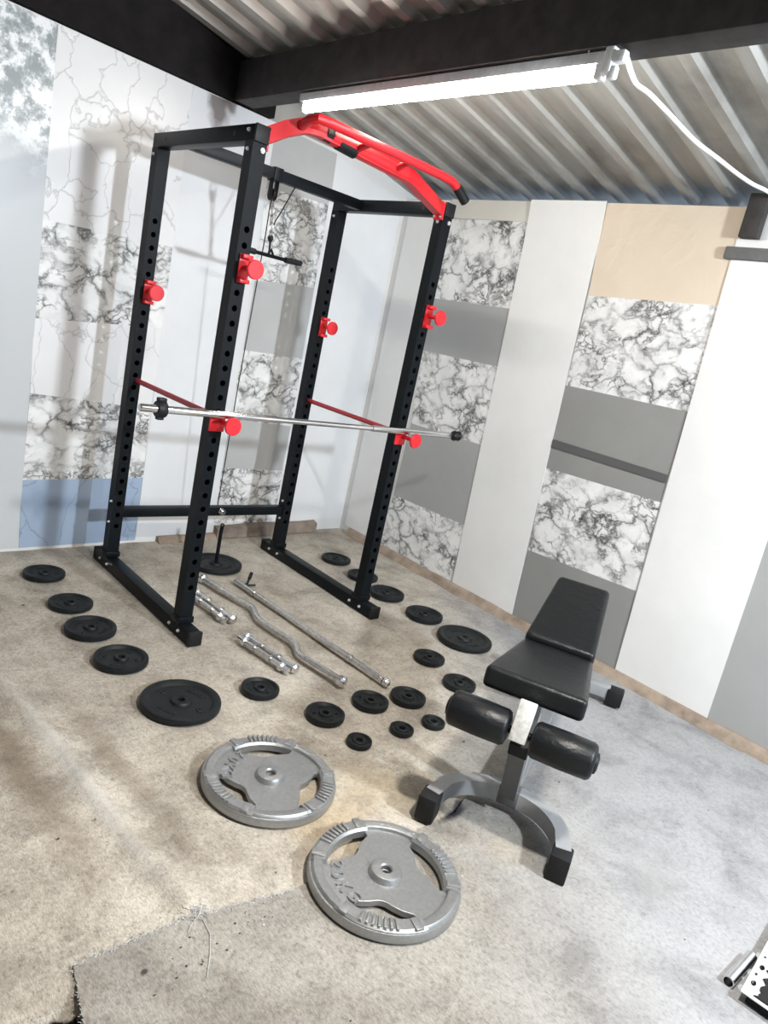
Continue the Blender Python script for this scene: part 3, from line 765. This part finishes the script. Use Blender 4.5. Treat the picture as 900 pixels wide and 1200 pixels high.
# ---------------------------------------------------------------- silver tri-grip plates
def silver_plate():
    Ro, Ri, th = .218, .176, .040
    e = thing('grip_plate', '', 'weight plate')
    # web with hub hole and three grip openings
    circ = lambda r, n: [(r*cos(2*pi*i/n), r*sin(2*pi*i/n)) for i in range(n)]
    outs = [circ(Ri+.012, 96), circ(.016, 24)]
    for k in range(3):
        a0 = 2*pi*k/3; pts = []
        for i in range(13): a = a0+R(-35+70*i/12); pts.append((.173*cos(a), .173*sin(a)))
        inner = [(.158, 36), (.149, 35), (.132, 25), (.114, 14), (.105, 8), (.102, 3), (.102, -3), (.105, -8), (.114, -14), (.132, -25), (.149, -35), (.158, -36)]
        for rr, aa in inner: a = a0+R(aa); pts.append((rr*cos(a), rr*sin(a)))
        outs.append(pts)
    me = shape2d(outs, .018, .0025); me.transform(Matrix.Translation((0,0,.019)))
    link('web', me, 'silver', e, 30)
    b = MB(); b.lathe([(Ri,.008), (Ri+.006,.003), (Ro-.012,0), (Ro-.004,.003), (Ro,.009), (Ro,.024), (Ro-.003,.031), (Ro-.008,.032), (Ro-.010,th-.004), (Ro-.014,th), (Ri+.010,th), (Ri+.003,th-.004), (Ri,th-.012)], n=110, closed=True)
    b.build('rim', 'silver', e, 32)
    b = MB(); b.lathe([(.0155,.02), (.050,.02), (.048,.034), (.042,.043), (.036,.045), (.019,.045), (.0155,.041)], n=48, closed=True); b.build('hub', 'silver', e, 35)
    for k in range(3):
        g = MB(); a0 = 2*pi*k/3
        for i in range(7):
            a = a0+R(-15+4.6*i); Mx = Matrix.Rotation(a, 4, 'Z')
            g.box(((Ri+Ro)/2-.006, 0, th+.0015), (Ro-Ri-.006, .0085, .0115), Mx, .0025, 2)
        pad = []
        for i in range(19):
            a = a0+R(-36+72*i/18)
            pad.append([(rr*cos(a), rr*sin(a), z) for rr, z in ((Ri-.010,.012), (Ro-.004,.012), (Ro-.006,th-.005), (Ro-.013,th+.001), (Ri-.004,th+.001), (Ri-.010,th-.006))])
        g.ring_loft(pad)
        for i in (-1, 1):
            Mx = Matrix.Rotation(a0+R(i*29), 4, 'Z'); g.box(((Ri+Ro)/2-.004, 0, th+.001), (Ro-Ri-.002, .024, .008), Mx, .002, 2)
        g.build('ribbed_grip', 'silver', e, 32)
    am = R(60); txt = None
    for i, c_ in enumerate('20KG'):
        a = am+R((i-1.5)*17)
        me = text_mesh(c_, .052, .0042)
        me.transform(Matrix.Rotation(a, 4, 'Z') @ Matrix.Translation((.138,0,.0288)) @ Matrix.Rotation(pi/2, 4, 'Z'))
        link('embossed_digit' if c_ in '20' else 'embossed_letter', me, 'silver', e, 30)
    return e
sp = silver_plate()
sp.location = (-.224,-1.888,0); sp.rotation_euler = (0,0,R(66)); tag(sp, 'silver three-grip 20KG plate, farther of the two, left on the floor', 'weight plate', 'silver grip plates')
s2_ = copy_tree(sp); s2_.location = (-.171,-2.397,.004); s2_.rotation_euler = (0,0,R(104)); tag(s2_, 'silver three-grip 20KG plate nearest the camera, front of the bench foot', 'weight plate', 'silver grip plates')

# ---------------------------------------------------------------- bars on the floor
def starnut(x, y, z, d, r=.024, t=.022):
    d = Vector(d).normalized(); b = MB(); q = Vector((0,0,1)).rotation_difference(d).to_matrix().to_4x4()
    Mx = Matrix.Translation((x,y,z)) @ q; pr = []
    n = 36
    for zz, k in ((-t/2,.80), (-t/2+.004,1), (t/2-.004,1), (t/2,.80), (t/2+.006,.5)):
        pr.append([Mx @ Vector(((r*k*(1-.14*(.5+.5*cos(6*2*pi*j/n))))*cos(2*pi*j/n), (r*k*(1-.14*(.5+.5*cos(6*2*pi*j/n))))*sin(2*pi*j/n), zz)) for j in range(n)])
    b.ring_loft(pr); return b
def smooth_path(pts, n=6):
    P_ = [Vector(p) for p in pts]; out = []
    for i in range(len(P_)-1):
        p0, p1, p2, p3 = P_[max(i-1,0)], P_[i], P_[i+1], P_[min(i+2,len(P_)-1)]
        for k in range(n):
            t = k/n; out.append(.5*((2*p1)+(p2-p0)*t+(2*p0-5*p1+4*p2-p3)*t*t+(3*p1-p0-3*p2+p3)*t**3))
    out.append(P_[-1]); return out
ez = thing('curl_bar', 'wavy chrome curl bar lying on the carpet inside the rack mouth', 'curl bar', (.40,-.88,.0))
def L_(b, name, m, e, sm=40):
    bmesh.ops.translate(b.b, vec=-e.location, verts=b.b.verts); return b.build(name, m, e, sm)
z = .024
b = MB(); b.tube(smooth_path([(.400,-.47,z), (.415,-.56,z), (.434,-.66,z), (.440,-.715,z), (.408,-.80,z), (.399,-.86,z), (.410,-.97,z), (.421,-1.07,z), (.417,-1.12,z), (.383,-1.19,z), (.378,-1.23,z), (.382,-1.26,z)], 5), .0145, 14); L_(b, 'shaft', 'steel', ez)
b = MB(); b.tube([(.379,-.30,z), (.402,-.48,z)], .0165, 14); L_(b, 'sleeve', 'steel', ez)
b = MB(); b.tube([(.380,-1.24,z), (.411,-1.468,z)], .0175, 14); L_(b, 'sleeve', 'steel', ez)
L_(starnut(.411,-1.468,z+.002, (.13,-1,0), .026, .03), 'star_collar', 'chrome', ez)
L_(starnut(.379,-.315,z+.002, (-.13,1,0), .026, .03), 'star_collar', 'chrome', ez)
sb = thing('straight_bar', 'straight thin chrome bar lying right of the curl bar', 'bar', (.58,-.95,0))
z = .018
b = MB(); b.tube([(.551,-.36,z), (.573,-.82,z), (.583,-1.06,z)], .0145, 14); L_(b, 'shaft', 'steel', sb)
b = MB(); b.tube([(.582,-1.05,z), (.606,-1.525,z)], .0165, 14); L_(b, 'sleeve', 'steel', sb)
L_(starnut(.607,-1.54,z+.003, (.05,-1,0), .019, .024), 'star_collar', 'chrome', sb)
b = MB(); b.tube([(.596,-1.30,z), (.597,-1.315,z)], .020, 16); b.tube([(.556,-.53,z), (.5565,-.545,z)], .0185, 14); L_(b, 'inner_ring', 'steel', sb)
lc = thing('lever_clip', 'small black clip leaning on the far end of the straight bar', 'clip', (.585,-.385,0))
b = MB(); b.tube([(.575,-.40,.008), (.60,-.40,.012), (.635,-.37,.05)], .007, 8); b.tube([(.58,-.405,.008), (.64,-.42,.010)], .006, 8); L_(b, 'wire', 'black_plastic', lc)
b = MB(); b.tube([(.618,-.385,.034), (.642,-.363,.058)], .010, 8); L_(b, 'handle', 'black_plastic', lc)
def dumbbell(x0, y0, x1, y1, label, z=.024, flip=False):
    d = Vector((x1-x0, y1-y0, 0)); ln = d.length; d.normalize()
    e = thing('dumbbell_handle', label, 'dumbbell handle', ((x0+x1)/2, (y0+y1)/2, 0), 0, 'empty chrome dumbbell handles')
    p = lambda t: Vector((x0, y0, z))+d*ln*t
    b = MB(); b.tube([p(.33), p(.67)], .0125, 14); L_(b, 'grip', 'steel', e)
    for a, c in ((0,.34), (.66,1)):
        b = MB(); b.tube([p(a), p(c)], .0118, 14); L_(b, 'threaded_end', 'chrome', e)
    for t in (.34, .66):
        b = MB(); b.tube([p(t-.014), p(t+.014)], .0185, 18); L_(b, 'inner_collar', 'steel', e)
    for t, s_ in ((.05 if not flip else .13, -1), (.95 if not flip else .87, 1)):
        q = p(t); L_(starnut(q.x, q.y, z, d*s_, .0225, .02), 'star_collar', 'chrome', e)
    return e
dumbbell(.262,-.46,.278,-.815, 'chrome dumbbell handle behind the left front upright, right one of its pair')
dumbbell(.222,-.46,.234,-.80, 'chrome dumbbell handle behind the left front upright, left one of its pair', flip=True)
dumbbell(.245,-.965,.285,-1.32, 'chrome dumbbell handle nearer the camera, right one of its pair beside the curl bar')
dumbbell(.205,-.975,.242,-1.315, 'chrome dumbbell handle nearer the camera, left one of its pair', flip=True)

# ---------------------------------------------------------------- bench
be = thing('weight_bench', 'black padded adjustable weight bench with grey curved foot and leg rollers', 'weight bench', (.2488,-2.4411,.004), .4328)
def B(b, name, m, par=None, sm=40): return b.build(name, m, par or be, sm)
# front crescent foot
b = MB(); pts = []
for i in range(25):
    t = -1+2*i/24; pts.append((.205*(1-abs(t)**2.3)**.5*1.0+.0, .215*t, .062))
b.tube(pts, [(.024, .028)]*25, sq=True)
ff = B(b, 'front_foot', 'frame_grey', None, 30)
for s_ in (-1, 1):
    b = MB(); b.box((-.01, s_*.215, .044), (.075, .062, .088), None, .006); B(b, 'foot_cap', 'rubber', ff)
b = MB(); b.box((.205, 0, .062), (.055, .07, .062), None, .004); B(b, 'foot_bracket', 'frame_dark', ff)
# front stub post and main post
b = MB(); b.tube([(.17,0,.09), (.10,0,.30)], [(.027,.027)]*2, sq=True); B(b, 'front_post', 'frame_dark')
b = MB(); b.box((0,0,0), (.062,.062,.05), Matrix.Translation((.098,0,.305)) @ Matrix.Rotation(-.32, 4, 'Y'), .004); B(b, 'post_cap', 'rubber')
b = MB(); b.tube([(.235,0,.075), (.20,0,.46)], [(.025,.030)]*2, sq=True); B(b, 'main_post', 'frame_grey')
b = MB(); b.tube([(.22,0,.07), (1.36,0,.055)], [(.025,.025)]*2, sq=True); B(b, 'spine', 'frame_grey')
b = MB(); b.box((1.385,0,.052), (.055,.44,.055), None, .004); rf = B(b, 'rear_foot', 'frame_grey')
for s_ in (-1, 1):
    b = MB(); b.box((1.385, s_*.245, .04), (.075,.075,.078), None, .008); B(b, 'foot_cap', 'rubber', rf)
b = MB(); b.tube([(.16,0,.455), (.50,0,.42), (.56,0,.42)], [(.022,.028)]*3, sq=True); B(b, 'seat_beam', 'frame_dark')
b = MB(); b.tube([(1.05,0,.08), (.66,0,.50)], [(.02,.022)]*2, sq=True); B(b, 'back_support', 'frame_grey')
# pads
def pad(f0, f1, h0, h1, th, name, nrm_up=True, bev=.02):
    # f0,f1: centre of the top edge at both ends (u,z); half widths h0,h1
    b = MB(); d = Vector((f1[0]-f0[0], 0, f1[1]-f0[1])).normalized(); n_ = Vector((-d.z, 0, d.x)); n = 8
    t0 = Vector((f0[0],0,f0[1])); t1 = Vector((f1[0],0,f1[1]))
    vs = []
    for c, h in ((t0,h0), (t1,h1)):
        for s_ in (-1, 1):
            for dz in (0, -th): vs.append(b.b.verts.new(c+Vector((0,s_*h,0))+n_*dz))
    a = vs
    for q in ((0,2,6,4), (1,5,7,3), (0,1,3,2), (4,6,7,5), (0,4,5,1), (2,3,7,6)): b.b.faces.new([a[i] for i in q])
    bmesh.ops.recalc_face_normals(b.b, faces=b.b.faces)
    bmesh.ops.bevel(b.b, geom=list(b.b.edges), offset=bev, segments=5, profile=.6, affect='EDGES')
    return B(b, name, 'leather', None, 60)
pad((.035,.553), (.515,.500), .160, .130, .072, 'seat_pad', bev=.022)
pad((.500,.520), (.88,.672), .130, .105, .065, 'back_pad', bev=.026)
# leg roller
b = MB(); b.box((0,0,0), (.028,.052,.125), Matrix.Translation((-.032,0,.450)) @ Matrix.Rotation(.38, 4, 'Y'), .003); rh = B(b, 'roller_holder', 'holder')
b = MB(); b.tube([(-.02,-.235,.405), (-.02,.235,.405)], .012, 12); B(b, 'roller_axle', 'black_metal')
b = MB(); b.tube([(.0,0,.40), (.16,0,.44)], [(.018,.02)]*2, sq=True); B(b, 'holder_arm', 'black_metal')
for s_ in (-1, 1):
    b = MB(); y0, y1 = s_*.036, s_*.225
    pr = [(y0,.036), (y0+s_*.004,.050), (y0+s_*.014,.056), ((y0+y1)/2,.0575), (y1-s_*.014,.056), (y1-s_*.004,.050), (y1,.040)]
    b.tube([(-.02, y, .405) for y, _ in pr], [r_ for _, r_ in pr], 28)
    ro = B(b, 'leg_roller', 'leather', None, 60)
    b = MB(); b.tube([(-.02, y1, .405), (-.02, y1+s_*.006, .405), (-.02, y1+s_*.010, .405)], [.032,.030,.018], 20); B(b, 'roller_cap', 'black_plastic', ro)

# ---------------------------------------------------------------- tube light and cable
tl = thing('tube_light', 'long fluorescent tube light fixed under the dark roof beam', 'tube light', (.535,-1.09,2.36))
b = MB(); b.box((0,0,.063), (.045,1.66,.036), None, .004); B_ = b.build('batten', 'white_plastic', tl)
b = MB(); b.tube([(0,-.80,.018), (0,.80,.018)], .0165, 20); b.build('tube', 'tube', tl)
for s_ in (-1, 1):
    b = MB(); b.box((0, s_*.812, .030), (.036,.026,.055), None, .004); b.build('end_holder', 'white_plastic', tl)
b = MB(); b.box((-.015,-.852,.048), (.045,.034,.075), None, .006); b.box((-.02,-.885,.055), (.03,.045,.035), None, .006); b.box((-.02,-.872,.012), (.026,.03,.04), None, .008); b.build('connector', 'white_plastic', tl)
b = MB(); b.tube([(-.024,-.765,.075), (-.026,-.765,.12)], .0025, 6); b.box((-.026,-.765,.118), (.012,.022,.012), None, .002); b.build('hanger_hook', 'white_plastic', tl)
cw = MB(); cw.tube(smooth_path([(.515,-1.998,2.415), (.60,-1.945,2.44), (.72,-1.913,2.422), (.85,-1.89,2.436), (1.0,-1.90,2.417), (1.15,-1.935,2.378), (1.35,-1.934,2.379), (1.62,-1.926,2.384), (1.78,-1.945,2.386), (1.86,-2.05,2.375), (1.875,-2.6,2.37)], 5), .0085, 10)
tag(cw.build('power_cable', 'cable'), 'white power cable sagging from the tube light to the right wall', 'cable')

# ---------------------------------------------------------------- perforated plate and tube in the lower right corner
pp = thing('perforated_plate', 'scuffed white perforated metal plate with black ragged pad, lower right corner', 'metal plate', (.40,-3.172,.036), .10)
def el(cx, cy, rx, ry, n=18, rot=0): return [(cx+rx*cos(2*pi*i/n), cy+ry*sin(2*pi*i/n)) for i in range(n)]
outs = [[(0,0), (.5,0), (.5,-.30), (0,-.30)], el(.06,-.016,.013,.007), el(.10,-.012,.007,.004), el(.14,-.017,.013,.007), el(.19,-.012,.006,.004), el(.23,-.017,.013,.007)]
me = shape2d(outs, .003, .0005); link('plate', me, 'scuffed', pp, 30)
pts = []
for i in range(60):
    x = .012+.488*i/59; pts.append((x, -.030-.012*abs(sin(i*.62))-.008*mn.noise((i*.7,0,0))))
me = shape2d([pts+[(.5,-.29), (.012,-.29)]], .004, .0008); me.transform(Matrix.Translation((0,0,.004))); link('black_pad', me, 'rubber', pp, 30)
b = MB(); b.box((.25,-.15,-.016), (.48,.27,.025), None, .003); b.build('underside', 'black_metal', pp)
tb = thing('steel_tube', 'short chrome tube end lying beside the perforated plate', 'tube', (.425,-3.135,.0165))
b = MB(); n = 18
Mx = Matrix.Rotation(.0, 4, 'Z') @ Matrix.Rotation(pi/2, 4, 'Y')
b.lathe([(.0125,0), (.0155,0), (.0155,.16), (.0125,.16)], n=20, Mx=Mx, closed=True); b.build('tube', 'chrome', tb)

# ---------------------------------------------------------------- light
wd = bpy.data.worlds.new('sky'); S.world = wd; wd.use_nodes = True
bg = wd.node_tree.nodes['Background']; bg.inputs['Color'].default_value = (.62,.78,1,1); bg.inputs['Strength'].default_value = 1.2
def area(name, loc, target, sx, sy, power, col):
    l = bpy.data.lights.new(name, 'AREA'); l.shape = 'RECTANGLE'; l.size = sx; l.size_y = sy; l.energy = power; l.color = col
    o = bpy.data.objects.new(name, l); C.objects.link(o); o.location = loc
    o.rotation_euler = (Vector(target)-Vector(loc)).to_track_quat('-Z', 'Y').to_euler(); return o
area('doorway_daylight', (.72,-4.72,2.2), (.3,0,1.0), .16, .16, 175, (.86,.93,1))

area('tube_lamp_near_camera', (-.25,-3.1,2.42), (-.25,-3.1,0), .08, .18, 95, (1,.95,.88))
S.view_settings.view_transform = 'Standard'; S.view_settings.look = 'None'; S.view_settings.gamma = 1
S.view_settings.use_curve_mapping = False; S.view_settings.exposure = -.32
